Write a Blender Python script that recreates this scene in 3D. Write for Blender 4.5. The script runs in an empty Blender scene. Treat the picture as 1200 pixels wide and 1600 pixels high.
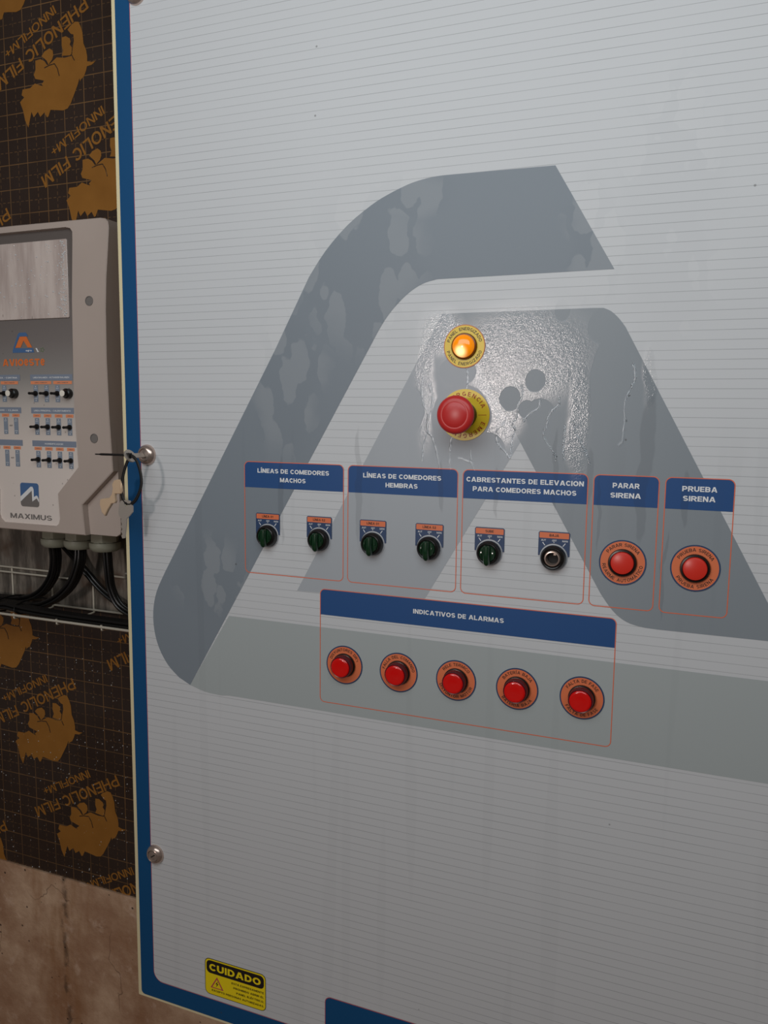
import bpy, bmesh, math, random
from mathutils import Vector, Matrix
from mathutils.geometry import tessellate_polygon

C = bpy.context.scene.collection
random.seed(7)
EYE = 1.6                      # height of the camera; panel drawings below are in mm from its foot on the door

# ------------------------------------------------------------------ camera, light, exposure
cam = bpy.data.cameras.new('camera')
cam.sensor_fit = 'VERTICAL'; cam.sensor_height = 36.0; cam.lens = 36.0 * 1250 / 1600
cam.clip_start = 0.02
camo = bpy.data.objects.new('camera', cam); C.objects.link(camo)
right = Vector((0.92791654, 0.37260733, 0.01160455))
down = Vector((0.05594573, -0.10841196, -0.99253056))
fwd = Vector((-0.3685661, 0.92163475, -0.12144304))
R3 = Matrix((right, -down, -fwd)).transposed()
camo.matrix_world = Matrix.Translation((0, -0.92, EYE)) @ R3.to_4x4()
bpy.context.scene.camera = camo

sc = bpy.context.scene
sc.view_settings.view_transform = 'Standard'
sc.view_settings.look = 'None'
sc.view_settings.gamma = 1.0
sc.view_settings.use_curve_mapping = False
sc.view_settings.exposure = 0.0

world = bpy.data.worlds.new('world'); sc.world = world
world.use_nodes = True
world.node_tree.nodes['Background'].inputs[0].default_value = (1.0, 0.90, 0.84, 1)
world.node_tree.nodes['Background'].inputs[1].default_value = 0.07


def area(name, loc, target, size, size_y, power, color):
    l = bpy.data.lights.new(name, 'AREA')
    l.shape = 'RECTANGLE'; l.size = size; l.size_y = size_y
    l.energy = power; l.color = color
    o = bpy.data.objects.new(name, l); C.objects.link(o)
    o.location = loc
    o.rotation_euler = (Vector(target) - Vector(loc)).to_track_quat('-Z', 'Y').to_euler()
    return o


# daylight from the roof opening above the aisle, and from the doorway behind the viewer
area('roof_daylight', (-0.24, -0.97, 2.22), (-0.26, 0.0, 1.92), 1.6, 0.6, 9.0, (0.90, 0.97, 1.0))
area('doorway_daylight', (-1.33, -4.37, 1.71), (-0.23, 0, 1.62), 0.36, 0.52, 27, (1.0, 0.89, 0.84))


# ------------------------------------------------------------------ materials
def lin(c):
    return tuple(((v / 255) / 12.92 if v / 255 <= 0.04045 else ((v / 255 + 0.055) / 1.055) ** 2.4) for v in c) + (1.0,)


class NT:
    """small helper around a material's node tree"""
    def __init__(self, name):
        self.m = bpy.data.materials.new(name); self.m.use_nodes = True
        self.t = self.m.node_tree; self.b = self.t.nodes['Principled BSDF']
        self._pos = None

    def n(self, kind, **kw):
        x = self.t.nodes.new(kind)
        for k, v in kw.items(): setattr(x, k, v)
        return x

    def put(self, sock, v):
        if isinstance(v, bpy.types.NodeSocket): self.t.links.new(v, sock)
        elif v is not None: sock.default_value = v

    def math(self, op, a, b=None, c=None, clamp=False):
        x = self.n('ShaderNodeMath', operation=op, use_clamp=clamp)
        self.put(x.inputs[0], a)
        if b is not None: self.put(x.inputs[1], b)
        if c is not None: self.put(x.inputs[2], c)
        return x.outputs[0]

    def pos(self):
        if self._pos is None:
            g = self.n('ShaderNodeNewGeometry'); s = self.n('ShaderNodeSeparateXYZ')
            self.t.links.new(g.outputs['Position'], s.inputs[0])
            self._pos = (s.outputs[0], s.outputs[1], s.outputs[2], g.outputs['Position'])
        return self._pos

    def scaled(self, sx, sy, sz, off=(0, 0, 0)):
        mp = self.n('ShaderNodeMapping'); self.t.links.new(self.pos()[3], mp.inputs[0])
        mp.inputs['Scale'].default_value = (sx, sy, sz); mp.inputs['Location'].default_value = off
        return mp.outputs[0]

    def noise(self, vec, scale, detail=2, rough=0.5):
        x = self.n('ShaderNodeTexNoise'); self.put(x.inputs['Vector'], vec)
        x.inputs['Scale'].default_value = scale; x.inputs['Detail'].default_value = detail
        x.inputs['Roughness'].default_value = rough
        return x.outputs[0]

    def step(self, v, a, b, lo=0.0, hi=1.0):
        x = self.n('ShaderNodeMapRange', interpolation_type='SMOOTHSTEP')
        self.put(x.inputs[0], v)
        for i, q in enumerate((a, b, lo, hi)): x.inputs[1 + i].default_value = q
        return x.outputs[0]

    def mix(self, f, a, b, mode='MIX'):
        x = self.n('ShaderNodeMix', data_type='RGBA', blend_type=mode)
        self.put(x.inputs[0], f); self.put(x.inputs[6], a); self.put(x.inputs[7], b)
        return x.outputs[2]

    def bump(self, h, strength, dist):
        x = self.n('ShaderNodeBump'); self.put(x.inputs['Height'], h)
        self.put(x.inputs['Strength'], strength); x.inputs['Distance'].default_value = dist
        self.put(self.b.inputs['Normal'], x.outputs[0])

    def set(self, **kw):
        names = dict(color='Base Color', rough='Roughness', metal='Metallic', spec='Specular IOR Level', trans='Transmission Weight',
                     ior='IOR', coat='Coat Weight', coat_rough='Coat Roughness', emit='Emission Color', power='Emission Strength', alpha='Alpha',
                     sss='Subsurface Weight')
        for k, v in kw.items(): self.put(self.b.inputs[names[k]], v)
        return self


def plain(name, rgb, rough=0.5, metal=0.0, spec=0.5, **kw):
    return NT(name).set(color=lin(rgb), rough=rough, metal=metal, spec=spec, **kw).m


# where the door is wet: (centre x, z, radius x, z) in mm
FILM = [(-200.9, 68.6, 88.6, 61.2), (-229.0, 6.7, 34.2, 48.0), (-60.5, 42.5, 7.9, 34.2), (-133.5, 0.4, 15.5, 78.4),
        (-316.1, 36.4, 14.6, 83.5), (-297.2, 96.2, 31.8, 29.7)]
DRY = [(-184.5, 39.7, 12.4, 13.0), (-212.7, 19.3, 12.0, 14.6), (-193.0, 7.0, 10.4, 11.0), (-176.6, -0.1, 18.2, 20.3),
       (-157.1, -36.0, 10.2, 43.6), (-237.5, -41.9, 21.6, 22.5), (-276.5, 51.2, 22.0, 17.9), (-100.4, 35.8, 22.5, 59.2),
       (-113.4, 98.3, 15.0, 19.2), (-155.8, 117.0, 9.2, 12.5), (-271.2, -1.5, 38.0, 38.0), (-340.2, 5.8, 23.2, 30.8),
       (-189.0, -66.4, 9.0, 22.2)]

WET = [(-58.4, -26.4, 8.0, 52.2), (-62.0, -89.8, 6.1, 49.6), (-157.6, -61.5, 2.9, 47.5), (-118.8, -67.3, 4.2, 32.4), (-19.1, -87.6, 4.5, 31.2),
       (-107.3, -106.5, 2.1, 43.4), (-35.7, -173.6, 2.0, 50.0), (-226.1, -90.5, 3.0, 30.2), (-293.4, -85.9, 4.0, 31.0),
       (-403.0, -90.7, 4.4, 72.8), (-512.9, -112.5, 3.8, 59.2)]
MIST = [(-405.3, 175.6, 93.9, 106.2), (-340.1, 252.6, 56.3, 29.0), (-502.9, 37.0, 55.9, 105.8), (-623.9, -224.7, 62.6, 63.1),
        (-46.6, 214.7, 57.2, 168.9), (-124.3, 194.1, 34.1, 81.0)]


def door_material(name, rgb, stripes=False, gradient=None, fog=1.0):
    t = NT(name); x, y, z, p = t.pos()
    col = lin(rgb)
    if gradient:                                   # printed tint that runs across the emblem
        x0, x1, c1 = gradient
        col = t.mix(t.step(x, x0, x1), lin(rgb), lin(c1))
    if stripes:                                    # printed hairlines every 10.15 mm
        w = t.noise(t.scaled(3, 3, 3), 4, 1)
        ph = t.math('FRACT', t.math('DIVIDE', t.math('ADD', z, 7.0 * 0.01015 - EYE - 0.0610), 0.01015))
        d = t.math('ABSOLUTE', t.math('SUBTRACT', ph, 0.5))
        line = t.step(d, 0.455, 0.49)
        col = t.mix(t.math('MULTIPLY', line, t.step(w, 0.2, 0.7, 0.35, 0.6)), col, lin((120, 122, 124)))

    def ellipses(lst, soft0, soft1, wob):
        cur = None
        for (cx, cz, rx, rz) in lst:
            dx = t.math('DIVIDE', t.math('SUBTRACT', t.math('ADD', x, wob), cx / 1000), rx / 1000)
            dz = t.math('DIVIDE', t.math('SUBTRACT', z, EYE + cz / 1000), rz / 1000)
            d2 = t.math('ADD', t.math('MULTIPLY', dx, dx), t.math('MULTIPLY', dz, dz))
            cur = d2 if cur is None else t.math('MINIMUM', cur, d2)
        return t.step(t.math('SQRT', cur), soft0, soft1, 1.0, 0.0)
    wob = t.math('MULTIPLY', t.math('SUBTRACT', t.noise(p, 22, 2), 0.5), 0.022)
    film = t.math('MULTIPLY', ellipses(FILM, 0.60, 1.25, wob), t.math('SUBTRACT', 1.0, ellipses(DRY, 0.93, 1.0, t.math('MULTIPLY', wob, 0.4))))
    # condensation: pale mist broken by cleared drop-shaped cells
    v = t.n('ShaderNodeTexVoronoi', feature='SMOOTH_F1')
    bend = t.n('ShaderNodeVectorMath', operation='ADD'); t.put(bend.inputs[0], t.scaled(34, 1, 15))
    nz = t.n('ShaderNodeTexNoise'); t.put(nz.inputs['Vector'], p); nz.inputs['Scale'].default_value = 45; nz.inputs['Detail'].default_value = 2
    nv = t.n('ShaderNodeVectorMath', operation='SCALE'); t.put(nv.inputs[0], nz.outputs['Color']); nv.inputs['Scale'].default_value = 0.55
    t.put(bend.inputs[1], nv.outputs[0]); t.put(v.inputs['Vector'], bend.outputs[0])
    v.inputs['Scale'].default_value = 1.0; v.inputs['Smoothness'].default_value = 0.12
    zone = ellipses(MIST, 0.55, 1.15, t.math('MULTIPLY', wob, 3.0))
    blobs = t.math('MULTIPLY', t.step(v.outputs[0], 0.46, 0.50, 1.0, 0.0), zone)
    runs = t.math('MULTIPLY', t.step(t.noise(t.scaled(38, 1, 1.6), 1.0, 1), 0.60, 0.66), t.step(z, EYE + 0.02, EYE - 0.06))
    wet = ellipses(WET, 0.85, 1.1, t.math('MULTIPLY', wob, 0.7))
    col = t.mix(t.math('MULTIPLY', t.math('SUBTRACT', zone, blobs), 0.035 * fog), col, lin((96, 104, 112)))
    col = t.mix(t.math('MULTIPLY', blobs, 0.05 * fog), col, lin((222, 219, 216)))
    col = t.mix(t.math('MULTIPLY', runs, 0.03 * fog), col, lin((60, 66, 72)))
    col = t.mix(t.math('MULTIPLY', wet, 0.16), col, lin((40, 46, 54)))
    # small specks of dirt
    sp = t.n('ShaderNodeTexVoronoi'); t.put(sp.inputs['Vector'], t.scaled(1, 1, 1)); sp.inputs['Scale'].default_value = 26
    rnd = t.n('ShaderNodeSeparateColor'); t.t.links.new(sp.outputs['Color'], rnd.inputs[0])
    speck = t.math('MULTIPLY', t.step(sp.outputs[0], 0.02, 0.045, 1.0, 0.0), t.math('GREATER_THAN', rnd.outputs[0], 0.80))
    col = t.mix(t.math('MULTIPLY', speck, 0.55), col, lin((70, 66, 62)))
    h = t.math('ADD', t.noise(p, 680, 2, 0.6), t.math('MULTIPLY', t.noise(p, 200, 1), 0.9))
    t.set(color=col, rough=t.math('SUBTRACT', 0.42, t.math('MULTIPLY', film, 0.32)),
          spec=t.math('ADD', 0.30, t.math('MULTIPLY', film, 0.25)))
    t.bump(t.math('MULTIPLY', h, film), 1.0, 0.00016)
    return t.m


M = {}
M['vinyl'] = door_material('grey_vinyl', (206, 207, 209), stripes=True)
M['emblem_dark'] = door_material('emblem_dark_grey', (130, 138, 146), fog=1.9)
M['emblem_mid'] = door_material('emblem_mid_grey', (172, 176, 181))
M['emblem_right'] = door_material('emblem_right_grey', (152, 157, 162), gradient=(-0.25, 0.03, (138, 145, 151)))
M['emblem_bar'] = door_material('emblem_bar_grey', (172, 178, 178))
M['blue'] = door_material('blue_vinyl', (16, 77, 124), fog=0.35)
M['header'] = door_material('header_blue_vinyl', (38, 80, 134), fog=1.2)
M['orange_line'] = plain('orange_line', (232, 110, 72), 0.4)
M['red_line'] = plain('red_pinstripe', (190, 78, 84), 0.4)
M['white_print'] = plain('white_print', (236, 236, 236), 0.45)
M['black_print'] = plain('black_print', (30, 22, 20), 0.45)
M['cream'] = plain('cream_paint', (226, 212, 172), 0.4)
M['orange'] = plain('orange_label', (226, 118, 74), 0.4)
M['ring_blue'] = plain('label_blue', (34, 62, 100), 0.4)
M['yellow'] = plain('yellow_label', (230, 196, 44), 0.33)
M['label_yellow'] = plain('sticker_yellow', (248, 220, 20), 0.4)
M['amber_edge'] = plain('amber_edge', (205, 120, 50), 0.4)
M['red_print'] = plain('red_brown_print', (165, 48, 22), 0.45)
M['black_plastic'] = plain('black_plastic', (22, 19, 18), 0.28)
M['green_knob'] = plain('dark_green_knob', (12, 50, 27), 0.18, coat=0.4)
M['grey_ring'] = plain('pale_washer', (175, 178, 184), 0.4)
M['steel'] = plain('worn_chrome', (214, 192, 180), 0.24, 0.8)
M['steel_dark'] = plain('dark_steel', (166, 150, 140), 0.35, 0.55)
M['hole'] = plain('dark_hole', (12, 11, 10), 0.7)
M['red_cap'] = plain('red_button_plastic', (222, 52, 38), 0.3)
M['red_head'] = plain('red_mushroom_plastic', (198, 46, 44), 0.32)
M['lamp_red'] = plain('red_lamp_lens', (214, 14, 12), 0.16, coat=0.5, emit=lin((190, 6, 4)), power=0.06)
M['lamp_barrel'] = plain('dark_red_barrel', (92, 16, 26), 0.25)
M['amber_base'] = plain('amber_barrel', (120, 62, 14), 0.25)
t = NT('lit_amber_lens'); x, y, z, p = t.pos()
dx = t.math('SUBTRACT', x, -0.2705); dz = t.math('SUBTRACT', z, EYE + 0.0735)
hot = t.step(t.math('SQRT', t.math('ADD', t.math('MULTIPLY', dx, dx), t.math('MULTIPLY', dz, dz))), 0.002, 0.0105, 1.0, 0.0)   # the bulb behind the lens
t.set(color=lin((240, 140, 10)), rough=0.18, coat=0.5, emit=t.mix(hot, lin((238, 130, 0)), lin((255, 235, 170))),
      power=t.math('ADD', 0.55, t.math('MULTIPLY', hot, 0.9)))
M['amber_lens'] = t.m
M['water'] = NT('clear_water').set(color=(1, 1, 1, 1), rough=0.12, trans=1.0, ior=1.33).m
M['bead'] = NT('glint_white_bead').set(color=(0.95, 0.95, 0.95, 1), rough=0.12, trans=0.45, ior=1.33).m  # whitened so that the droplets' glint sits in their colour
M['beige_metal'] = plain('pale_cast_metal', (212, 182, 150), 0.45, 0.25)
M['key_metal'] = plain('nickel_key', (186, 176, 166), 0.33, 0.5)
M['tie'] = plain('black_nylon', (14, 13, 13), 0.4)
M['cable'] = plain('black_cable_sheath', (18, 17, 17), 0.3)
M['gland'] = plain('grey_nylon_gland', (142, 140, 124), 0.45)
M['wire'] = plain('galvanised_wire', (222, 214, 198), 0.3, 0.35)
M['switch_black'] = plain('toggle_black', (14, 13, 13), 0.35)
M['knob_white'] = plain('knob_cap_white', (244, 236, 222), 0.4)
M['plate_slate'] = plain('slate_blue_print', (138, 148, 163), 0.4)
M['hdr_slate'] = plain('slate_header_print', (134, 143, 160), 0.4)
M['tag_orange'] = plain('pale_orange_print', (242, 150, 106), 0.4)
M['logo_blue'] = plain('logo_blue', (78, 112, 158), 0.4)
M['logo_grey'] = plain('logo_grey', (124, 118, 114), 0.4)
M['logo_orange'] = plain('logo_orange', (232, 122, 60), 0.4)
M['logo_green'] = plain('logo_green', (80, 130, 50), 0.4)

t = NT('warm_grey_housing'); x, y, z, p = t.pos()
t.set(color=t.mix(t.noise(p, 9, 3), lin((182, 166, 156)), lin((194, 178, 168))), rough=0.42)
t.bump(t.noise(p, 900, 1), 0.08, 0.0004)
M['housing'] = t.m
M['housing_dark'] = plain('housing_side', (128, 112, 104), 0.5)
t = NT('silver_overlay'); x, y, z, p = t.pos()       # overlay colour runs from dark at the display to pale below
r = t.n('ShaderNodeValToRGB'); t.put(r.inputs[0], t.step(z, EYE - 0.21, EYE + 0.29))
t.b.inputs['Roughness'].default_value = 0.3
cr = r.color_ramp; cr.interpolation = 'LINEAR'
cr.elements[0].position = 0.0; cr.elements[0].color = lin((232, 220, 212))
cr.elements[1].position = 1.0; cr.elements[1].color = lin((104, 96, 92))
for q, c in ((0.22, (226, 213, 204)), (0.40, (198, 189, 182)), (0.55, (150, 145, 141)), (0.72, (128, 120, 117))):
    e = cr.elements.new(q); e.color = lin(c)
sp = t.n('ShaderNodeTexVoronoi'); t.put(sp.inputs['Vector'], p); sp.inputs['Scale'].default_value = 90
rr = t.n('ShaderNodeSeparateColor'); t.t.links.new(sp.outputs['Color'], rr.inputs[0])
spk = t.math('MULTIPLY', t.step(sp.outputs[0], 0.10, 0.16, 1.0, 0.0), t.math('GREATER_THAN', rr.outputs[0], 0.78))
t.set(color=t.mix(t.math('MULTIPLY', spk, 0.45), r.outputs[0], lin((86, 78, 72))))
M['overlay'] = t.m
t = NT('wet_display_window'); x, y, z, p = t.pos()
sm = t.noise(t.scaled(30, 1, 5), 1.0, 4, 0.6)
t.set(color=t.mix(t.step(sm, 0.32, 0.62), lin((186, 169, 162)), lin((216, 201, 193))), rough=t.step(sm, 0.3, 0.7, 0.12, 0.4), spec=0.6)
st = t.math('MULTIPLY', t.step(t.noise(t.scaled(55, 1, 22), 1.0, 3, 0.7), 0.66, 0.70), t.step(z, EYE + 0.20, EYE + 0.17))
t.set(color=t.mix(t.math('MULTIPLY', st, 0.7), t.b.inputs['Base Color'].links[0].from_socket, lin((92, 78, 72))))
M['display'] = t.m

# film-faced plywood with its printed grid
t = NT('film_faced_plywood'); x, y, z, p = t.pos()


def grid(axis, x0, per, other, oper):
    ph = t.math('FRACT', t.math('ADD', t.math('DIVIDE', t.math('SUBTRACT', axis, x0), per), 100.5))
    d = t.math('ABSOLUTE', t.math('SUBTRACT', ph, 0.5))
    solid = t.step(d, 0.012, 0.022, 1.0, 0.0)
    d2 = t.math('SUBTRACT', 0.5, d)
    dash = t.math('GREATER_THAN', t.math('FRACT', t.math('ADD', t.math('DIVIDE', other, oper), 100.0)), 0.42)
    return t.math('MAXIMUM', solid, t.math('MULTIPLY', t.math('MULTIPLY', t.step(d2, 0.010, 0.018, 1.0, 0.0), dash), 0.6))


g = t.math('MAXIMUM', grid(x, -1.3084, 0.0446, z, 0.011), grid(z, EYE - 0.7372, 0.04384, x, 0.011))
fade = t.step(t.noise(p, 14, 3), 0.3, 0.7, 0.45, 1.0)
base = t.mix(t.noise(p, 7, 4), lin((47, 35, 29)), lin((62, 48, 41)))
t.set(color=t.mix(t.math('MULTIPLY', g, fade), base, lin((132, 98, 62))), rough=t.step(t.noise(p, 11, 3), 0.3, 0.7, 0.25, 0.42), spec=0.5)
M['film'] = t.m
t = NT('ochre_print'); x, y, z, p = t.pos()
t.set(color=t.mix(t.noise(p, 25, 4), lin((140, 92, 34)), lin((165, 112, 48))), rough=0.34)
M['ochre'] = t.m

t = NT('stained_concrete'); x, y, z, p = t.pos()
a = t.noise(p, 5, 6, 0.62); b = t.noise(t.scaled(9, 9, 2.2), 1.0, 5, 0.65); c = t.noise(p, 38, 4, 0.6)
col = t.mix(t.step(a, 0.32, 0.68), lin((166, 126, 98)), lin((220, 188, 158)))
col = t.mix(t.step(b, 0.5, 0.72, 0, 0.7), col, lin((152, 106, 68)))
col = t.mix(t.step(c, 0.55, 0.8, 0, 0.5), col, lin((232, 204, 182)))
wv = t.n('ShaderNodeTexVoronoi', feature='DISTANCE_TO_EDGE')
wn = t.n('ShaderNodeMix', data_type='VECTOR'); wn.inputs[0].default_value = 0.16
nz = t.n('ShaderNodeTexNoise'); t.put(nz.inputs['Vector'], p); nz.inputs['Scale'].default_value = 7; nz.inputs['Detail'].default_value = 4
t.t.links.new(p, wn.inputs[4]); t.t.links.new(nz.outputs['Color'], wn.inputs[5]); t.t.links.new(wn.outputs[1], wv.inputs['Vector'])
wv.inputs['Scale'].default_value = 4.2
crack = t.math('MULTIPLY', t.step(wv.outputs[0], 0.0, 0.006, 1.0, 0.0), t.step(t.noise(p, 6, 2), 0.52, 0.6))
col = t.mix(t.math('MULTIPLY', crack, 0.55), col, lin((66, 42, 30)))
pv = t.n('ShaderNodeTexVoronoi'); t.put(pv.inputs['Vector'], p); pv.inputs['Scale'].default_value = 52
ps = t.n('ShaderNodeSeparateColor'); t.t.links.new(pv.outputs['Color'], ps.inputs[0])
pit = t.math('MULTIPLY', t.step(pv.outputs[0], 0.08, 0.15, 1.0, 0.0), t.math('GREATER_THAN', ps.outputs[0], 0.72))
col = t.mix(t.math('MULTIPLY', pit, 0.8), col, lin((34, 24, 20)))
sx = t.math('ABSOLUTE', t.math('SUBTRACT', t.math('ADD', x, t.math('MULTIPLY', t.math('SUBTRACT', t.noise(p, 16, 3), 0.5), 0.05)), -1.150))
seam = t.math('MULTIPLY', t.step(sx, 0.001, 0.011, 1.0, 0.0), t.step(t.noise(p, 34, 4, 0.65), 0.42, 0.60))
col = t.mix(t.math('MULTIPLY', seam, 0.55), col, lin((40, 34, 30)))
t.set(color=col, rough=0.62, spec=0.35)
t.bump(t.math('SUBTRACT', t.math('ADD', c, t.math('MULTIPLY', a, 1.5)), pit), 0.5, 0.006)
M['concrete'] = t.m
t = NT('floor_concrete'); x, y, z, p = t.pos()
t.set(color=t.mix(t.noise(p, 4, 5), lin((120, 104, 90)), lin((150, 132, 116))), rough=0.7)
M['floor'] = t.m
t = NT('mottled_sheen_grey'); x, y, z, p = t.pos()  # grey streaks paint reflections on the plywood wall, brown patches its stain
a = t.noise(t.scaled(40, 1, 8), 1.0, 4, 0.65); b = t.noise(p, 16, 4)
col = t.mix(t.step(a, 0.35, 0.7), lin((92, 85, 78)), lin((164, 154, 142)))
col = t.mix(t.step(b, 0.5, 0.72, 0, 0.75), col, lin((92, 66, 48)))
t.set(color=col, rough=0.4, metal=0.25)
M['sheen_grey'] = t.m


# ------------------------------------------------------------------ mesh building
_txt = {}


def letter(ch, t):
    """bold grotesque capital drawn as strokes of thickness t in a cell of height 1"""
    vs, fs, lev = [], [], []
    h = t / 2; T = 1 - h; B = h; m = 0.5; layer = [0]

    def quad(*p):
        k = len(vs); vs.extend(p); lev.extend([layer[0]] * 4)
        ar = sum(p[i][0] * p[(i + 1) % 4][1] - p[(i + 1) % 4][0] * p[i][1] for i in range(4))
        fs.append(tuple(range(k, k + 4)) if ar > 0 else tuple(reversed(range(k, k + 4))))

    def V(x, y0=0.0, y1=1.0): layer[0] += 1; quad((x - h, y0), (x + h, y0), (x + h, y1), (x - h, y1))
    def H(y, x0, x1, k=1.0): layer[0] += 1; quad((x0, y - h * k), (x1, y - h * k), (x1, y + h * k), (x0, y + h * k))

    def D(x0, y0, x1, y1, k=1.0):
        q = h * k * math.hypot(x1 - x0, y1 - y0) / abs(y1 - y0); layer[0] += 1
        quad((x0 - q, y0), (x0 + q, y0), (x1 + q, y1), (x1 - q, y1))

    def A(cx, cy, rx, ry, a0, a1, n=12, k=1.0):
        hv = h * k; layer[0] += 1
        for i in range(n):
            p, q = math.radians(a0 + (a1 - a0) * i / n), math.radians(a0 + (a1 - a0) * (i + 1) / n)
            P = lambda g, e: (cx + (rx + e) * math.cos(g), cy + (ry + e) * math.sin(g))
            quad(P(p, -hv), P(p, hv), P(q, hv), P(q, -hv))
    base = {'Í': 'I', 'É': 'E', 'Á': 'A'}.get(ch, ch)
    w = {'I': t, 'M': 0.98, 'A': 0.94, 'V': 0.92, 'E': 0.68, 'F': 0.66, 'L': 0.66, 'J': 0.62, 'O': 0.9, 'Q': 0.9, 'C': 0.80, 'G': 0.88, 'T': 0.78,
         'X': 0.86, 'Y': 0.88, '1': 0.5, "'": t, '.': t, ',': t, '-': 0.4, '+': 0.66, ' ': 0.30, '0': 0.72, '2': 0.72, 'B': 0.82, 'R': 0.84, 'S': 0.78}.get(base, 0.8)
    l, r, c = h, w - h, w / 2
    if base == 'A': D(h * 1.12, 0, c - h * .25, 1); D(w - h * 1.12, 0, c + h * .25, 1); H(0.29, w * .22, w * .78, .8)
    elif base == 'B':
        V(l); x = w * .52
        for y in (T, m, B): H(y, l, x, .9)
        A(x, (T + m) / 2, r - x - .02, (T - m) / 2, -90, 90, k=.95); A(x, (m + B) / 2, r - x, (m - B) / 2, -90, 90, k=.95)
    elif base == 'C': A(.43, m, .43 - h, m - h, 40, 320, 20)
    elif base == 'D': V(l); x = w * .42; H(T, l, x, .9); H(B, l, x, .9); A(x, m, r - x, m - h, -90, 90, 16)
    elif base == 'E': V(l); H(T, l, w, .9); H(m, l, w * .94, .85); H(B, l, w, .9)
    elif base == 'F': V(l); H(T, l, w, .9); H(m, l, w * .92, .85)
    elif base == 'G': A(c, m, c - h, m - h, 50, 335, 20); H(.42, c, w, .85); V(r, .1, .45)
    elif base == 'H': V(l); V(r); H(m, l, r, .9)
    elif base == 'I': V(l)
    elif base == 'J': V(r, .32, 1); A(c, .32, r - c, .32 - h, 180, 360, 10)
    elif base == 'K': V(l); D(l + h * .6, .38, r - .01, 1); D(r, 0, w * .42, .58)
    elif base == 'L': V(l); H(B, l, w, .95)
    elif base == 'M': V(l); V(r); D(c, 0.04, l + h * .35, 1, .85); D(c, 0.04, r - h * .35, 1, .85)
    elif base == 'N': V(l); V(r); D(r - h * .15, 0, l + h * .15, 1, .95)
    elif base in 'OQ0': A(c, m, c - h, m - h, 0, 360, 28)
    elif base == 'P': V(l); x = w * .5; H(T, l, x, .9); H(.42, l, x, .9); A(x, (T + .42) / 2, r - x, (T - .42) / 2, -90, 90)
    elif base == 'R': V(l); x = w * .5; H(T, l, x, .9); H(.46, l, x, .9); A(x, (T + .46) / 2, r - x, (T - .46) / 2, -90, 90); D(r + .01, 0, w * .52, .46, .95)
    elif base == 'S': A(c, (T + m) / 2, c - h, (T - m) / 2, 28, 270, 14, .93); A(c, (m + B) / 2, c - h, (m - B) / 2, 90, -152, 14, .93)
    elif base == 'T': V(c); H(T, 0, w, .95)
    elif base == 'U': V(l, .38, 1); V(r, .38, 1); A(c, .38, c - h, .38 - h, 180, 360, 14)
    elif base == 'V': D(c - h * .2, 0, h * 1.1, 1); D(c + h * .2, 0, w - h * 1.1, 1)
    elif base == 'X': D(h * 1.2, 0, w - h * 1.2, 1); D(w - h * 1.2, 0, h * 1.2, 1)
    elif base == 'Y': V(c, 0, .45); D(c, .38, h * 1.2, 1); D(c, .38, w - h * 1.2, 1)
    elif base == 'Z': H(T, 0, w); H(B, 0, w); D(h * 1.3, h, w - h * 1.3, 1 - h)
    elif base == '1': V(r); D(0.06 + h, .68, r, 1, .8)
    elif base == '2': A(c, .68, c - h, .32 - h, 150, -20, 12); D(h * 1.3, h, r - .02, .62); H(B, 0, w)
    elif base == "'": V(c, .66, 1)
    elif base == '.': V(c, 0, t)
    elif base == ',': V(c, -.12, t)
    elif base == '-': H(.42, 0, w)
    elif base == '+': H(.45, 0, w, .8); V(c, .14, .76)
    elif base == 'r': w = .42; V(l, 0, .72); A(l + .26, .44, .26, .22, 100, 180, 5)
    elif base == 's': w = .5; A(.25, .53, .25 - h, .36 / 2 - h * .8, 28, 270, 8, .8); A(.25, .2, .25 - h, .36 / 2 - h * .8, 90, -152, 8, .8)
    elif base == 'a': w = .6; A(.3, .35, .3 - h, .35 - h, 0, 360, 14); V(w - h, 0, .7)
    elif base == 'g': w = .6; A(.3, .35, .3 - h, .35 - h, 0, 360, 14); V(w - h, -.2, .7); H(-.2, .1, w - h)
    elif base == 'o': w = .62; A(.31, .35, .31 - h, .35 - h, 0, 360, 14)
    elif base == 'e': w = .66; A(.33, .5, .33 - h, .5 - h, 0, 330, 16); H(.5, h, w - h, .8)
    if ch != base: D(w / 2 - .06, 1.07, w / 2 + .08, 1.27, .9)
    return [(a, b, c) for (a, b), c in zip(vs, lev)], fs, w      # third value: which stroke, so that crossing strokes lie one over the other


def glyphs(s, bold):
    """a line of lettering: vertices and faces, cap height 1; bold = stroke weight"""
    k = (s, bold)
    if k not in _txt:
        vs, fs, x = [], [], 0.0
        for ch in s:
            v, f, w = letter(ch, bold)
            n = len(vs); vs += [(p + x, q, e) for p, q, e in v]; fs += [tuple(n + i for i in g) for g in f]
            x += w + 0.105
        _txt[k] = (vs, fs)
    return _txt[k]


def P3(u, w, off=0.0):
    """mm on the door's drawing (off = mm behind the door face) -> world metres"""
    return Vector((u / 1000, off / 1000, EYE + w / 1000))


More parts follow.
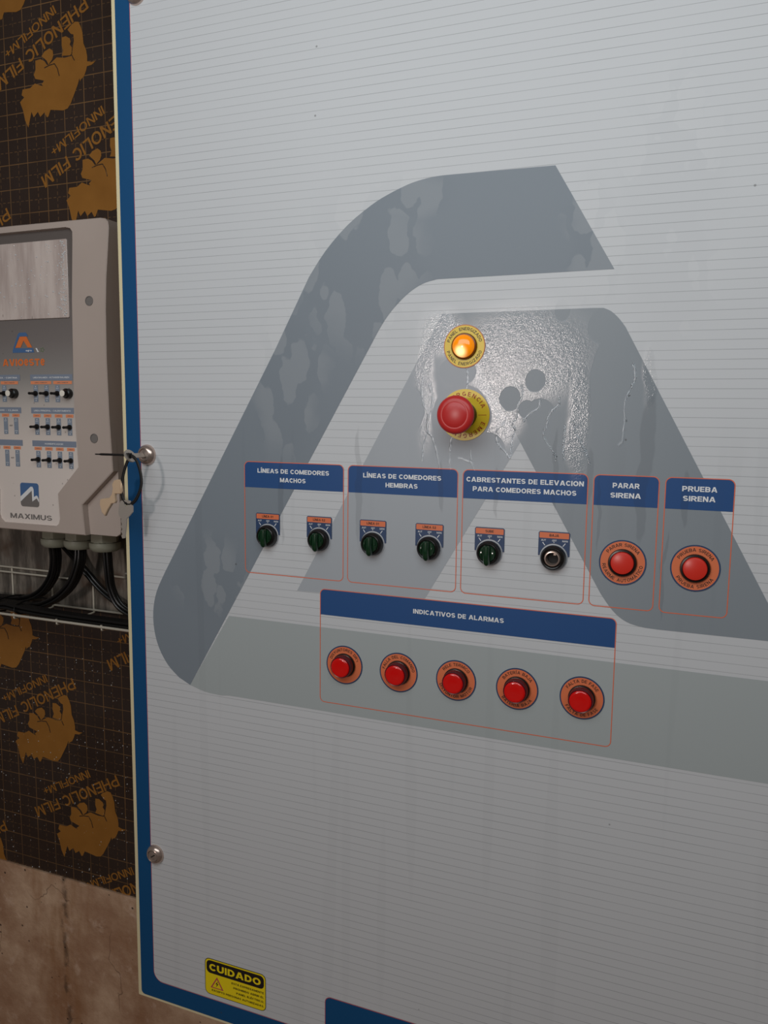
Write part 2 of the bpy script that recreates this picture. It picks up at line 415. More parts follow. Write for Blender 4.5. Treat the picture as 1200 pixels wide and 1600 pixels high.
class MB:
    def __init__(self): self.v = []; self.f = []; self.mi = []; self.mats = []

    def slot(self, m):
        if m not in self.mats: self.mats.append(m)
        return self.mats.index(m)

    def add(self, vs, fs, m):
        b = len(self.v); s = self.slot(m)
        self.v += [Vector(q) for q in vs]
        for f in fs: self.f.append(tuple(b + i for i in f)); self.mi.append(s)

    def poly(self, pts, off, m, holes=()):
        loops = [[Vector((a, b, 0)) for a, b in L] for L in [pts, *holes]]
        flat = [q for L in loops for q in L]
        tris = []
        for a, b, c in tessellate_polygon(loops):
            A, B, D = flat[a], flat[b], flat[c]
            cr = (B.x - A.x) * (D.y - A.y) - (B.y - A.y) * (D.x - A.x)
            tris.append((a, b, c) if cr > 0 else (a, c, b))
        self.add([P3(q.x, q.y, off) for q in flat], tris, m)

    def strip(self, A, B, offa, offb, m):
        n = len(A)
        self.add([P3(*q, offa) for q in A] + [P3(*q, offb) for q in B], [(i, (i + 1) % n, n + (i + 1) % n, n + i) for i in range(n)], m)

    def prism(self, pts, front, back, m, mside=None, bevel=0.0):
        """outline in mm, from depth front to depth back, front edge chamfered"""
        if area2(pts) < 0: pts = pts[::-1]
        ins = inset(pts, bevel) if bevel else pts
        self.poly(ins, front, m)
        if bevel: self.strip(pts, ins, front + bevel, front, mside or m)
        self.strip(pts, pts, back, front + bevel, mside or m)
        self.add([P3(*q, back) for q in pts], [], m)
        b = len(self.v) - len(pts); self.f.append(tuple(b + i for i in reversed(range(len(pts))))); self.mi.append(self.slot(mside or m))

    def lathe(self, u, w, prof, m, seg=40, base=0.0):
        """prof: (radius, height towards the viewer) in mm, about the door's normal"""
        rings = []
        b0 = len(self.v); s = self.slot(m)
        for r, h in prof:
            if r < 1e-6: self.v.append(P3(u, w, base - h)); rings.append([len(self.v) - 1])
            else:
                st = len(self.v)
                for i in range(seg):
                    a = 2 * math.pi * i / seg
                    self.v.append(P3(u + r * math.cos(a), w + r * math.sin(a), base - h))
                rings.append(list(range(st, st + seg)))
        for A, B in zip(rings, rings[1:]):
            for i in range(seg):
                j = (i + 1) % seg
                if len(A) == 1 and len(B) == 1: break
                if len(B) == 1: self.f.append((A[i], A[j], B[0]))
                elif len(A) == 1: self.f.append((A[0], B[j], B[i]))
                else: self.f.append((A[i], A[j], B[j], B[i]))
                self.mi.append(s)

    def box(self, lo, hi, m):
        (a, b, c), (d, e, f) = lo, hi
        self.add([(a, b, c), (d, b, c), (d, e, c), (a, e, c), (a, b, f), (d, b, f), (d, e, f), (a, e, f)],
                 [(3, 2, 1, 0), (4, 5, 6, 7), (0, 1, 5, 4), (1, 2, 6, 5), (2, 3, 7, 6), (3, 0, 4, 7)], m)

    def tube(self, path, r, m, seg=8, smooth=6, flat=None, ends=True):
        pts = [Vector(q) for q in path]
        if smooth and len(pts) > 2: pts = spline(pts, smooth)
        n = len(pts); st = len(self.v); s = self.slot(m)
        up = None
        for i, q in enumerate(pts):
            tg = (pts[min(i + 1, n - 1)] - pts[max(i - 1, 0)]).normalized()
            if up is None: up = Vector((0, -1, 0)) if abs(tg.y) < 0.9 else Vector((1, 0, 0))
            side = tg.cross(up).normalized(); up = side.cross(tg).normalized()
            rr = r[min(i * len(r) // n, len(r) - 1)] if isinstance(r, (list, tuple)) else r
            for k in range(seg):
                a = 2 * math.pi * k / seg
                self.v.append(q + side * math.cos(a) * rr + up * math.sin(a) * rr * (flat or 1))
        for i in range(n - 1):
            for k in range(seg):
                k2 = (k + 1) % seg
                self.f.append((st + i * seg + k, st + i * seg + k2, st + (i + 1) * seg + k2, st + (i + 1) * seg + k)); self.mi.append(s)
        if ends:
            self.f.append(tuple(st + k for k in reversed(range(seg)))); self.mi.append(s)
            self.f.append(tuple(st + (n - 1) * seg + k for k in range(seg))); self.mi.append(s)

    def text(self, s, cu, cw, off, m, width=None, height=None, bold=0.17, rot=0.0, anchor='c'):
        """lettering fitted to a width and / or a cap height in mm, centred on (cu, cw)"""
        vs, fs = glyphs(s, bold)
        x0, x1 = min(q[0] for q in vs), max(q[0] for q in vs)
        y0, y1 = 0.0, 1.0
        sy = height / (y1 - y0) if height else width / (x1 - x0)
        sx = width / (x1 - x0) if width else sy
        ax = x0 if anchor == 'l' else (x0 + x1) / 2
        ay = y0 if anchor == 'l' else (y0 + y1) / 2
        ca, sa = math.cos(rot), math.sin(rot)
        out = []
        for x, y, e in vs:
            X, Y = (x - ax) * sx, (y - ay) * sy
            out.append(P3(cu + X * ca - Y * sa, cw + X * sa + Y * ca, off - 0.02 * e))
        self.add(out, fs, m)

    def arc_text(self, s, cu, cw, r, off, m, height, bold=0.16, mid=90.0, outward=True, span=None, wide=1.0):
        cap = (0.0, 1.0); sy = height
        gl = []
        for ch in s:
            if ch == ' ': gl.append((ch, 0, height * 0.42)); continue
            vs, fs = glyphs(ch, bold)
            gl.append((ch, min(q[0] for q in vs), (max(q[0] for q in vs) - min(q[0] for q in vs)) * sy * wide))
        gap = height * 0.17
        tot = sum(g[2] for g in gl) + gap * (len(gl) - 1)
        k = (math.radians(span) * r / tot) if span else 1.0
        pos = -tot / 2
        for ch, x0, w in gl:
            c = (pos + w / 2) * k; pos += w + gap
            if ch == ' ': continue
            ang = math.radians(mid) - c / r if outward else math.radians(mid) + c / r
            rot = ang - math.pi / 2 if outward else ang + math.pi / 2
            px, pz = cu + r * math.cos(ang), cw + r * math.sin(ang)
            vs, fs = glyphs(ch, bold); ca, sa = math.cos(rot), math.sin(rot)
            out = []
            for x, y, e in vs:
                X = ((x - x0) * sy * wide - w / 2) * min(k, 1.0); Y = (y - (max(cap) + min(cap)) / 2) * sy
                out.append(P3(px + X * ca - Y * sa, pz + X * sa + Y * ca, off - 0.02 * e))
            self.add(out, fs, m)

    def build(self, name, parent=None, org=None, smooth=True, angle=38):
        if parent is not None and org is None: org = parent.get('_o')
        o3 = Vector(org) if org is not None else Vector((0, 0, 0))
        me = bpy.data.meshes.new(name)
        me.from_pydata([v - o3 for v in self.v], [], self.f)
        for m in self.mats: me.materials.append(m)
        for p, i in zip(me.polygons, self.mi): p.material_index = i
        if smooth:
            for p in me.polygons: p.use_smooth = True
            me.set_sharp_from_angle(angle=math.radians(angle))
        me.update()
        o = bpy.data.objects.new(name, me); C.objects.link(o)
        if parent is not None: o.parent = parent; o['_o'] = list(o3)
        else: o.location = o3; o['_o'] = list(o3)
        return o


def area2(p): return sum(p[i][0] * p[(i + 1) % len(p)][1] - p[(i + 1) % len(p)][0] * p[i][1] for i in range(len(p)))


def inset(p, d):
    out = []; n = len(p)
    for i in range(n):
        a, b, c = Vector(p[i - 1]), Vector(p[i]), Vector(p[(i + 1) % n])
        e1, e2 = (b - a).normalized(), (c - b).normalized()
        n1, n2 = Vector((-e1.y, e1.x)), Vector((-e2.y, e2.x))
        k = n1 + n2
        k = k / max(k.length_squared, 0.3) * 2 * 1.0
        out.append((b.x + k.x * d, b.y + k.y * d))
    return out


def spline(pts, k):
    out = []
    for i in range(len(pts) - 1):
        p0, p1, p2, p3 = pts[max(i - 1, 0)], pts[i], pts[i + 1], pts[min(i + 2, len(pts) - 1)]
        for j in range(k):
            t = j / k
            out.append(0.5 * ((2 * p1) + (p2 - p0) * t + (2 * p0 - 5 * p1 + 4 * p2 - p3) * t * t + (3 * p1 - p0 - 3 * p2 + p3) * t ** 3))
    out.append(pts[-1]); return out


def curve2(pts, k=4):
    return [(q.x, q.y) for q in spline([Vector((a, b, 0)) for a, b in pts], k)]


def rrect(x0, z0, x1, z1, r, seg=6, corners=(1, 1, 1, 1)):
    """counter-clockwise from bottom-left; corners: bl, br, tr, tl"""
    out = []
    for (cx, cz, a0, on) in ((x0, z0, 180, corners[0]), (x1, z0, 270, corners[1]), (x1, z1, 0, corners[2]), (x0, z1, 90, corners[3])):
        rr = r if on else 0.0
        ox = cx + rr if cx == x0 else cx - rr; oz = cz + rr if cz == z0 else cz - rr
        for i in range(seg + 1):
            a = math.radians(a0 + 90 * i / seg)
            out.append((ox + rr * math.cos(a), oz + rr * math.sin(a)) if rr else (cx, cz + 0.0001 * i * (1 if a0 in (180, 0) else -1) * 0))
    ded = []
    for q in out:
        if not ded or (abs(q[0] - ded[-1][0]) + abs(q[1] - ded[-1][1])) > 1e-6: ded.append(q)
    return ded


def circle(u, w, r, n=48): return [(u + r * math.cos(2 * math.pi * i / n), w + r * math.sin(2 * math.pi * i / n)) for i in range(n)]


def thing(name, label, cat, loc, group=None):
    o = bpy.data.objects.new(name, None); C.objects.link(o)
    o.location = loc; o.empty_display_size = 0.05
    o['label'] = label; o['category'] = cat; o['_o'] = list(loc)
    if group: o['group'] = group
    return o


def tag(o, label, cat, group=None):
    o['label'] = label; o['category'] = cat
    if group: o['group'] = group
    return o


# ------------------------------------------------------------------ the setting
fl = MB(); fl.box((-3.0, -5.0, -0.05), (2.5, 0.30, 0.0), M['floor']); o = fl.build('floor', smooth=False); o['kind'] = 'structure'
lw = MB(); lw.box((-3.0, 0.246, 0.0), (2.5, 0.40, EYE - 0.936), M['concrete'])
o = lw.build('wall_lower', smooth=False); o['kind'] = 'structure'; o['label'] = 'brown stained concrete base of the wall'

BODY = [(-111.2, -78.5), (-99.4, -77.6), (-90.3, -82.3), (-84.2, -90.0), (-79.0, -89.0), (-62.5, -80.1), (-44.3, -83.1), (-29.6, -82.4), (-27.9, -80.4), (-25.6, -69.1), (-22.8, -57.9), (-23.5, -47.9), (-29.0, -46.2), (-35.9, -38.5), (-30.7, -33.9), (-19.2, -28.0), (-11.5, -29.2), (-7.0, -37.3), (-3.4, -47.7), (-2.0, -66.0), (3.1, -76.7), (5.3, -88.6), (4.9, -96.0), (13.3, -98.3), (23.2, -98.2), (14.2, -103.1), (4.2, -104.1), (1.6, -111.2), (-3.2, -119.7), (-10.1, -123.8), (-11.8, -126.9), (-13.1, -120.9), (-17.1, -130.4), (-23.2, -141.3), (-34.3, -160.1), (-41.5, -167.7), (-51.9, -169.8), (-80.6, -165.4), (-85.8, -175.9), (-89.4, -177.2), (-94.8, -168.0), (-104.5, -174.6), (-109.9, -165.3), (-119.9, -173.6), (-124.8, -163.4), (-133.4, -189.7), (-140.4, -176.4), (-144.2, -159.3), (-150.6, -143.8), (-140.5, -136.7), (-146.3, -132.1), (-143.4, -123.0), (-125.4, -122.8), (-114.4, -116.5), (-101.7, -121.6), (-95.9, -123.2), (-98.8, -119.8), (-92.0, -114.7), (-112.8, -109.0), (-116.0, -101.7), (-111.5, -93.8)]
HIND = [(-49.5, -48.9), (-40.4, -48.3), (-31.6, -53.3), (-29.6, -58.6), (-32.1, -63.2), (-27.4, -68.9), (-29.4, -79.4), (-32.9, -81.0), (-51.0, -79.1), (-47.2, -70.9), (-50.2, -62.1)]
EAR = [(-96.4, -73.0), (-89.5, -66.4), (-77.7, -62.7), (-70.6, -67.5), (-69.6, -75.2), (-72.9, -82.3), (-81.4, -89.2), (-85.2, -82.2), (-90.1, -78.1)]
GAP1 = [(-90.9, -93.6), (-79.1, -90.7), (-67.5, -89.8), (-61.1, -99.1), (-57.8, -111.4)]
GAP2 = [(-27.9, -81.3), (-25.9, -85.7), (-22.7, -90.8)]
wb = MB(); wb.box((-3.0, 0.250, EYE - 0.936), (2.5, 0.40, 3.3), M['film'])


def film_print(ax, az, zmin):
    """one printed motif: an animal mark under two lines of lettering, upside down and slanting"""
    sh = lambda L: [(a + ax, b + az) for a, b in L]
    for L in (BODY, HIND, EAR): wb.poly(sh(L), 249.6, M['ochre'])
    for L in (GAP1, GAP2):
        A = [Vector(q) for q in sh(L)]
        for a, b in zip(A, A[1:]):
            d = (b - a).normalized(); nn = Vector((-d.y, d.x)) * 0.8
            wb.poly([tuple(a - nn), tuple(b - nn), tuple(b + nn), tuple(a + nn)], 249.2, M['film'])
    rot = math.radians(207.2)
    wb.text('PHENOLIC FILM', ax + 2, az + 9, 249.6, M['ochre'], width=236, height=22, bold=0.17, rot=rot, anchor='l')
    wb.text('INNOFILM+', ax - 66, az + 7, 249.6, M['ochre'], width=132, height=15.5, bold=0.16, rot=rot, anchor='l')


V1, V2 = (99, -179), (196, 333)
for (ax, az, lo, hi) in ((-1035.9, 696.4, -345, 1500), (-1018.5, -703.0, -1500, -345)):
    for i in range(-14, 15):
        for j in range(-9, 9):
            px, pz = ax + i * V1[0] + j * V2[0], az + i * V1[1] + j * V2[1]
            if -2500 < px < -700 and lo < pz - 80 < hi and pz - 200 > -1130 and pz < 1500:
                film_print(px, pz, lo)
for k in range(len(wb.v)):                         # motifs that run past the sheet's lower edge end there
    if wb.v[k].z < EYE - 0.936: wb.v[k].z = EYE - 0.936
o = wb.build('wall_back', smooth=False); o['kind'] = 'structure'; o['label'] = 'dark brown film-faced plywood wall with ochre grid, lettering and animal prints'
dr = MB()
for i in range(330):
    u = random.uniform(-1330, -985); w = random.uniform(-940, -420) if random.random() < 0.8 else random.uniform(-700, -420)
    r = random.choice((0.5, 0.6, 0.7, 0.9, 1.2))
    dr.lathe(u, w, [(r, 0), (r * 0.8, r * 0.5), (0, r * 0.75)], M['bead'], seg=8, base=250)
d = dr.build('water_droplets', o); d['kind'] = 'stuff'; d['label'] = 'tiny water droplets on the dark plywood'

# ------------------------------------------------------------------ the electrical cabinet
cab = thing('electrical_cabinet', 'large pale grey electrical cabinet door with blue border, selector switches and red alarm lamps', 'cabinet', (-0.17, 0.12, EYE - 0.898))
DX0, DX1, DZ0, DZ1 = -769.0, 430.0, -897.6, 760.0
b = MB(); b.box((-0.735, 0.022, EYE - 0.865), (0.395, 0.2495, EYE + 0.73), M['cream']); b.build('cabinet_body', cab, smooth=False)
b = MB(); b.prism(rrect(DX0, DZ0, DX1, DZ1, 2.5, 4), 0.0, 21.5, M['cream'], bevel=1.5); door = b.build('door', cab)
b = MB()
outer = rrect(-761.8, -892.4, 424, 754, 6.5, 8); inner = rrect(-737.2, -863.2, 398, 727, 16, 8)
inner1 = rrect(-738.0, -864.0, 398.8, 727.8, 16.8, 8)
b.poly(outer, -0.3, M['blue'], [inner1]); b.poly(inner1, -0.3, M['red_line'], [inner]); b.poly(inner, -0.3, M['vinyl'])
b.build('vinyl_sheet', door, smooth=False)
E_OUT = [(-170.1, 272.9), (-102.5, 158.8), (-200.2, 158.4), (-298.6, 158.1)] + curve2([(-304.1, 158.0), (-318.3, 154.9), (-330.3, 149.6), (-342.3, 141.5), (-354.5, 130.5), (-364.3, 119.8), (-371.8, 109.8), (-379.1, 98.3)], 3) + [(-661.5, -385.6)] + curve2([(-680.4, -377.0), (-699.0, -361.0), (-713.5, -338.5), (-721.3, -313.0), (-722.6, -284.7), (-716.2, -256.0), (-701.4, -226.9)], 4) + [(-521.4, 80.5)] + curve2([(-472.6, 169.0), (-450.0, 199.0), (-420.2, 227.8), (-389.1, 248.6), (-368.6, 258.7), (-343.0, 268.2), (-324.5, 272.4), (-306.5, 274.4), (-288.2, 274.6)], 3)
E_BAR = [(-595.7, -278.0), (118.0, -278.0), (181.0, -391.8), (-584.9, -391.8)] + curve2([(-600, -392.2), (-612.0, -393.4), (-637.4, -391.8), (-661.5, -385.6)], 3)
E_LEFT = [(-297.0, 117.9), (-285.9, 118.2), (-199.2, -30.4), (-311.5, -225.5), (-317, -229.5), (-325, -231.0), (-490.0, -232.6), (-301.5, 109.7)]
E_RIGHT = [(-285.9, 118.2), (-122, 118.4)] + curve2([(-112.0, 118.0), (-103.6, 114.1), (-95.0, 106.0), (-88.0, 97.0)], 3) + [(92.5, -234.4), (-36.6, -234.4)] + curve2([(-51.9, -233.9), (-67.5, -231.0), (-80.0, -224.6), (-91.0, -214.0), (-102.3, -198.4)], 3) + [(-199.2, -30.4)]
b = MB()
b.poly(E_OUT, -0.5, M['emblem_dark']); b.poly(E_BAR, -0.5, M['emblem_bar']); b.poly(E_LEFT, -0.5, M['emblem_mid']); b.poly(E_RIGHT, -0.5, M['emblem_right'])
o = b.build('emblem', door, smooth=False); o['label'] = 'huge grey letter A emblem printed across the door'


def label_panel(x0, x1, z0, z1, zh, lines, label, r=7.0):
    b = MB(); lw = 0.95
    A, B = rrect(x0, z0, x1, z1, r, 7), rrect(x0 + lw, z0 + lw, x1 - lw, z1 - lw, r - lw, 7)
    b.strip(A, B, -0.75, -0.75, M['orange_line'])
    b.poly(rrect(x0 + lw, zh, x1 - lw, z1 - lw, r - lw, 7, (0, 0, 1, 1)), -0.7, M['header'])
    o = b.build('label_panel', cab, smooth=False); o['label'] = label
    b = MB()
    for s, cu, cw, wd, ht in lines: b.text(s, cu, cw, -1.0, M['white_print'], width=wd, height=ht, bold=0.22)
    b.build('lettering', o, smooth=False)


HT = 5.7
label_panel(-568.9, -422.9, -214.6, -64.0, -98.6, [('LÍNEAS DE COMEDORES', -496.0, -75.9, 104.9, HT), ('MACHOS', -495.9, -87.2, 37.5, HT)], 'label frame headed LÍNEAS DE COMEDORES MACHOS')
label_panel(-417.5, -272.4, -214.6, -64.0, -98.6, [('LÍNEAS DE COMEDORES', -345.0, -76.2, 102.5, HT), ('HEMBRAS', -344.8, -87.2, 42.2, HT)], 'label frame headed LÍNEAS DE COMEDORES HEMBRAS')
label_panel(-267.0, -120.2, -214.6, -64.0, -98.6, [('CABRESTANTES DE ELEVACION', -193.7, -75.6, 137.1, HT), ('PARA COMEDORES MACHOS', -193.6, -86.6, 121.2, HT)], 'label frame headed CABRESTANTES DE ELEVACION')
label_panel(-114.7, -44.2, -214.6, -64.0, -98.6, [('PARAR', -79.3, -75.6, 28.7, HT), ('SIRENA', -79.4, -86.6, 32.6, HT)], 'label frame headed PARAR SIRENA')
label_panel(-38.5, 31.6, -214.6, -64.0, -98.6, [('PRUEBA', -3.4, -76.0, 35.1, HT), ('SIRENA', -3.4, -86.5, 32.6, HT)], 'label frame headed PRUEBA SIRENA')
label_panel(-456.2, -82.3, -379.2, -226.4, -260.8, [('INDICATIVOS DE ALARMAS', -269.4, -243.2, 114.9, HT)], 'wide label frame headed INDICATIVOS DE ALARMAS')


# --- selector switches
def selector(cu, cz, name, where, knob=True):
    b = MB()
    b.lathe(cu, cz, [(14.6, 0.6), (14.6, 5.0), (14.0, 7.5), (12.6, 10.0), (11.6, 10.6), (10.6, 10.2), (10.2, 8.6)] + ([(0, 8.6)] if knob else [(10.2, 4.0)]), M['black_plastic'])
    o = b.build('selector_switch', cab); o['label'] = where
    b = MB(); T = cz + 30.0; hw = 17.9
    pts = [(cu - hw, T - 1.4), (cu - hw, T - 28), (cu - 16.2, T - 28)]
    a0 = math.acos(-16.2 / 16.45); a1 = math.acos(16.2 / 16.45)
    for i in range(25):
        a = a0 + (a1 - a0) * i / 24
        pts.append((cu + 16.45 * math.cos(a), cz + 16.45 * math.sin(a)))
    pts += [(cu + 16.2, T - 28), (cu + hw, T - 28), (cu + hw, T - 1.4), (cu + hw - 1.4, T), (cu - hw + 1.4, T)]
    if area2(pts) < 0: pts = pts[::-1]
    b.prism(pts, -1.5, -0.6, M['ring_blue'])
    b.poly(rrect(cu - 16.9, T - 7.6, cu + 16.9, T - 1.0, 0.8, 3), -1.6, M['orange'])
    b.text(name, cu, T - 4.2, -1.75, M['black_print'], height=3.0, width=None, bold=0.19)
    for s, dx in (('AUT', -12.0), ('OFF', 0.4), ('MAN', 12.6)): b.text(s, cu + dx, T - 10.2, -1.65, M['white_print'], height=2.1, bold=0.16)
    for ang, r0, r1 in ((127, 17.2, 21.6), (90, 17.3, 18.4), (53, 17.2, 21.6)):
        a = math.radians(ang); d = Vector((math.cos(a), math.sin(a))); nn = Vector((-d.y, d.x)) * 0.42; c = Vector((cu, cz))
        b.poly([tuple(c + d * r0 - nn), tuple(c + d * r1 - nn), tuple(c + d * r1 + nn), tuple(c + d * r0 + nn)][::-1], -1.65, M['white_print'])
    b.lathe(cu, cz, [(16.0, 0.6), (16.0, 1.2), (14.4, 1.4)], M['grey_ring'])
    b.build('legend_plate', o)
    if knob:
        b = MB()
        b.lathe(cu, cz, [(10.0, 8.2), (10.0, 10.2), (8.8, 11.6), (0, 11.8)], M['green_knob'])
        # grip bar, pointer end just past the bezel at the bottom
        sec = [(-4.0, 11.0), (-3.8, 15.2), (-2.5, 17.0), (0, 17.5), (2.5, 17.0), (3.8, 15.2), (4.0, 11.0)]
        L = [(10.2, 0.55, 0.80), (9.0, 0.95, 0.96), (0, 1.0, 1.0), (-9.0, 1.0, 0.97), (-11.8, 0.85, 0.86), (-13.6, 0.40, 0.72)]
        vs = []; fs = []
        for dz, ks, kh in L:
            for sx_, h in sec: vs.append(P3(cu + sx_ * ks, cz + dz, -(8.5 + (h - 8.5) * kh)))
        n = len(sec)
        for i in range(len(L) - 1):
            for j in range(n - 1): fs.append((i * n + j, (i + 1) * n + j, (i + 1) * n + j + 1, i * n + j + 1))
        fs.append(tuple(range(n))[::-1]); fs.append(tuple((len(L) - 1) * n + j for j in range(n)))
        b.add(vs, [tuple(reversed(f)) for f in fs], M['green_knob'])
        for sx_ in (-6.6, 6.6):                         # raised cheeks either side of the grip
            b.tube([P3(cu + sx_, cz + 5.5, -11.2), P3(cu + sx_ * 1.05, cz, -12.2), P3(cu + sx_, cz - 6, -11.2)], 0.0012, M['green_knob'], 6, 4)
        k = b.build('knob', o); k['label'] = 'dark green turning knob'
    else:
        b = MB()
        b.lathe(cu, cz, [(10.2, 4.2), (9.6, 9.4), (8.6, 11.0), (7.4, 11.2), (6.9, 10.0), (6.6, 3.0)], M['steel'])
        b.lathe(cu, cz, [(6.7, 3.0), (0, 3.0)], M['hole'])
        b.box(tuple(P3(cu + 1.6, cz + 4.2, -10.4)), tuple(P3(cu + 4.2, cz + 6.6, -6.0)), M['steel'])
        k = b.build('bare_socket', o); k['label'] = 'bare metal socket where the knob is missing'


CZ = -162.2
for cu, nm, wh in ((-533.2, 'LÍNEA 01', 'selector switch LÍNEA 01 under MACHOS, first on the row'), (-457.3, 'LÍNEA 02', 'selector switch LÍNEA 02 under MACHOS'),
                   (-382.2, 'LÍNEA 01', 'selector switch LÍNEA 01 under HEMBRAS'), (-307.4, 'LÍNEA 02', 'selector switch LÍNEA 02 under HEMBRAS'),
                   (-232.1, 'SUBE', 'selector switch SUBE under CABRESTANTES')):
    selector(cu, CZ, nm, wh)
selector(-156.0, CZ, 'BAJA', 'selector switch BAJA without its knob, bare round socket', knob=False)


# --- round legends, lamps and push buttons
def legend(o, cu, cz, top, bottom, hole, R=25.6, face='orange', edge='ring_blue', ink='black_print', h=3.7, lip=1.5, spt=None, spb=None):
    b = MB()
    b.lathe(cu, cz, [(R, 0.6), (R, 1.3)], M[edge], 64)
    b.poly(circle(cu, cz, R, 64), -1.3, M[edge], [circle(cu, cz, R - lip, 64)])
    b.poly(circle(cu, cz, R - lip, 64), -1.3, M[face], [circle(cu, cz, hole, 48)])
    if top: b.arc_text(top, cu, cz, 20.3, -1.45, M[ink], h, 0.17, 90, True, spt)
    if bottom: b.arc_text(bottom, cu, cz, 20.3, -1.45, M[ink], h, 0.17, 270, False, spb)
    return b.build('legend_ring', o, smooth=False)


def alarm_lamp(cu, cz, top, bottom, where):
    b = MB(); b.lathe(cu, cz, [(15.6, 0.6), (15.6, 3.6), (14.8, 4.6), (13.8, 4.8)], M['black_plastic'])
    o = b.build('alarm_lamp', cab); o['label'] = where
    legend(o, cu, cz, top, bottom, 15.4)
    b = MB(); b.lathe(cu, cz, [(14.4, 4.6), (14.2, 13.0), (13.6, 13.9), (12.6, 13.6)], M['lamp_barrel']); b.build('lamp_barrel', o)
    b = MB(); b.lathe(cu, cz, [(12.6, 13.2), (12.5, 14.6), (11.8, 15.3), (10.6, 15.7), (9.6, 15.6), (5.0, 15.9), (0, 16.0)], M['lamp_red']); b.build('lens', o)


for cu, tp, bt, wh in ((-420.6, "DISYUNTORES DR's", None, 'red alarm lamp DISYUNTORES, first of the alarm row'), (-345.2, 'FALLA DEL COMANDO', None, 'red alarm lamp FALLA DEL COMANDO'),
                       (-269.5, 'RELE TERMICO', 'DISYUNTOR MOTOR', 'red alarm lamp RELE TERMICO in the middle of the alarm row'), (-193.4, 'BATERÍA BAJA', 'BATERÍA BAJA', 'red alarm lamp BATERÍA BAJA'),
                       (-117.2, 'FALTA DE FASE', 'FALTA DE FASE', 'red alarm lamp FALTA DE FASE, last of the alarm row')):
    alarm_lamp(cu, -324.7, tp, bt, wh)


def push_button(cu, cz, top, bottom, where):
    b = MB(); b.lathe(cu, cz, [(15.6, 0.6), (15.6, 4.0), (14.9, 5.2), (13.4, 5.4), (13.0, 3.5), (0, 3.5)], M['black_plastic'])
    o = b.build('push_button', cab); o['label'] = where
    legend(o, cu, cz, top, bottom, 15.4)
    b = MB(); b.lathe(cu, cz, [(12.7, 3.0), (12.7, 5.6), (12.0, 6.8), (9.0, 7.6), (0, 8.0)], M['red_cap']); b.build('button_cap', o)


push_button(-79.2, -162.0, 'PARAR SIRENA', 'REARME AUTOMÁTICO', 'red push button PARAR SIRENA')
push_button(-3.3, -162.1, 'PRUEBA SIRENA', 'PRUEBA SIRENA', 'red push button PRUEBA SIRENA')

b = MB(); b.lathe(-268.6, 79.8, [(15.4, 0.6), (15.4, 3.4), (14.6, 4.6), (13.2, 5.0)], M['amber_base'])
pl = b.build('pilot_lamp', cab); pl['label'] = 'lit amber pilot lamp PANEL ENERGIZADO'
legend(pl, -268.6, 79.8, 'PANEL ENERGIZADO', 'PANEL ENERGIZADO', 15.2, R=25.0, face='yellow', edge='amber_edge', lip=1.0, spt=150, spb=150)
b = MB(); b.lathe(-268.6, 79.8, [(13.3, 4.6), (13.0, 7.0), (11.6, 9.4), (8.8, 11.2), (5.0, 12.3), (0, 12.7)], M['amber_lens']); b.build('lens', pl)

EX, EZ = -266.3, 0.2
b = MB(); b.lathe(EX, EZ, [(15.0, 0.6), (15.0, 9), (13.6, 12), (12.8, 24), (0, 24)], M['black_plastic'])
es = b.build('emergency_stop', cab); es['label'] = 'red mushroom emergency stop on a yellow EMERGENCIA disc'
b = MB()
b.lathe(EX, EZ, [(30.2, 0.6), (30.2, 1.6)], M['amber_edge'], 72); b.poly(circle(EX, EZ, 30.2, 72), -1.6, M['yellow'], [circle(EX, EZ, 14.8)])
b.arc_text('EMERGENCIA', EX, EZ, 24.6, -1.8, M['red_print'], 5.0, 0.17, 90, True, 142)
b.arc_text('EMERGENCIA', EX, EZ, 24.6, -1.8, M['red_print'], 5.0, 0.17, 270, True, 142)
for sgn in (0, 1):
    a0 = EX + (16.5 if not sgn else -26.5)
    b.poly([(a0, EZ - 0.25), (a0 + 10, EZ - 0.25), (a0 + 10, EZ + 0.25), (a0, EZ + 0.25)], -1.8, M['red_print'])
b.build('legend_ring', es, smooth=False)
b = MB(); b.lathe(EX, EZ, [(12.9, 22), (14.2, 24), (16.2, 29), (19.6, 33), (21.4, 35.4), (22.0, 37.6), (21.8, 39.6), (20.6, 41.4), (18.2, 42.8), (15.4, 43.6), (14.6, 43.4), (13.8, 43.8), (10, 44.7), (5, 45.3), (0, 45.5)], M['red_head'], 56)
b.build('mushroom_head', es)


# --- locks
def door_lock(cu, cz, where, slot):
    b = MB(); b.lathe(cu, cz, [(14.6, 0.3), (14.6, 1.6), (13.9, 3.6), (12.2, 6.0), (10.2, 7.8), (9.2, 8.3), (8.8, 7.6), (8.7, 5.0)], M['steel'], 48)
    o = b.build('door_lock', cab); o['label'] = where
    b = MB(); b.lathe(cu, cz, [(8.5, 4.0), (8.3, 6.9), (7.6, 7.4), (6.2, 7.0), (5.6, 7.2), (0, 7.2)], M['steel_dark'])
    a = math.radians(slot); d = Vector((math.cos(a), math.sin(a))); nn = Vector((-d.y, d.x)) * 0.8; c = Vector((cu, cz))
    b.poly([tuple(c - d * 4.2 - nn), tuple(c + d * 4.2 - nn), tuple(c + d * 4.2 + nn), tuple(c - d * 4.2 + nn)], -7.35, M['hole'])
    b.build('lock_cylinder', o)


door_lock(-726.0, 543.5, 'round steel lock at the top of the door edge', 60)
door_lock(-726.5, -60.6, 'round steel lock half way down the door edge', 300)
door_lock(-728.8, -656.5, 'round steel lock near the bottom of the door edge', 35)

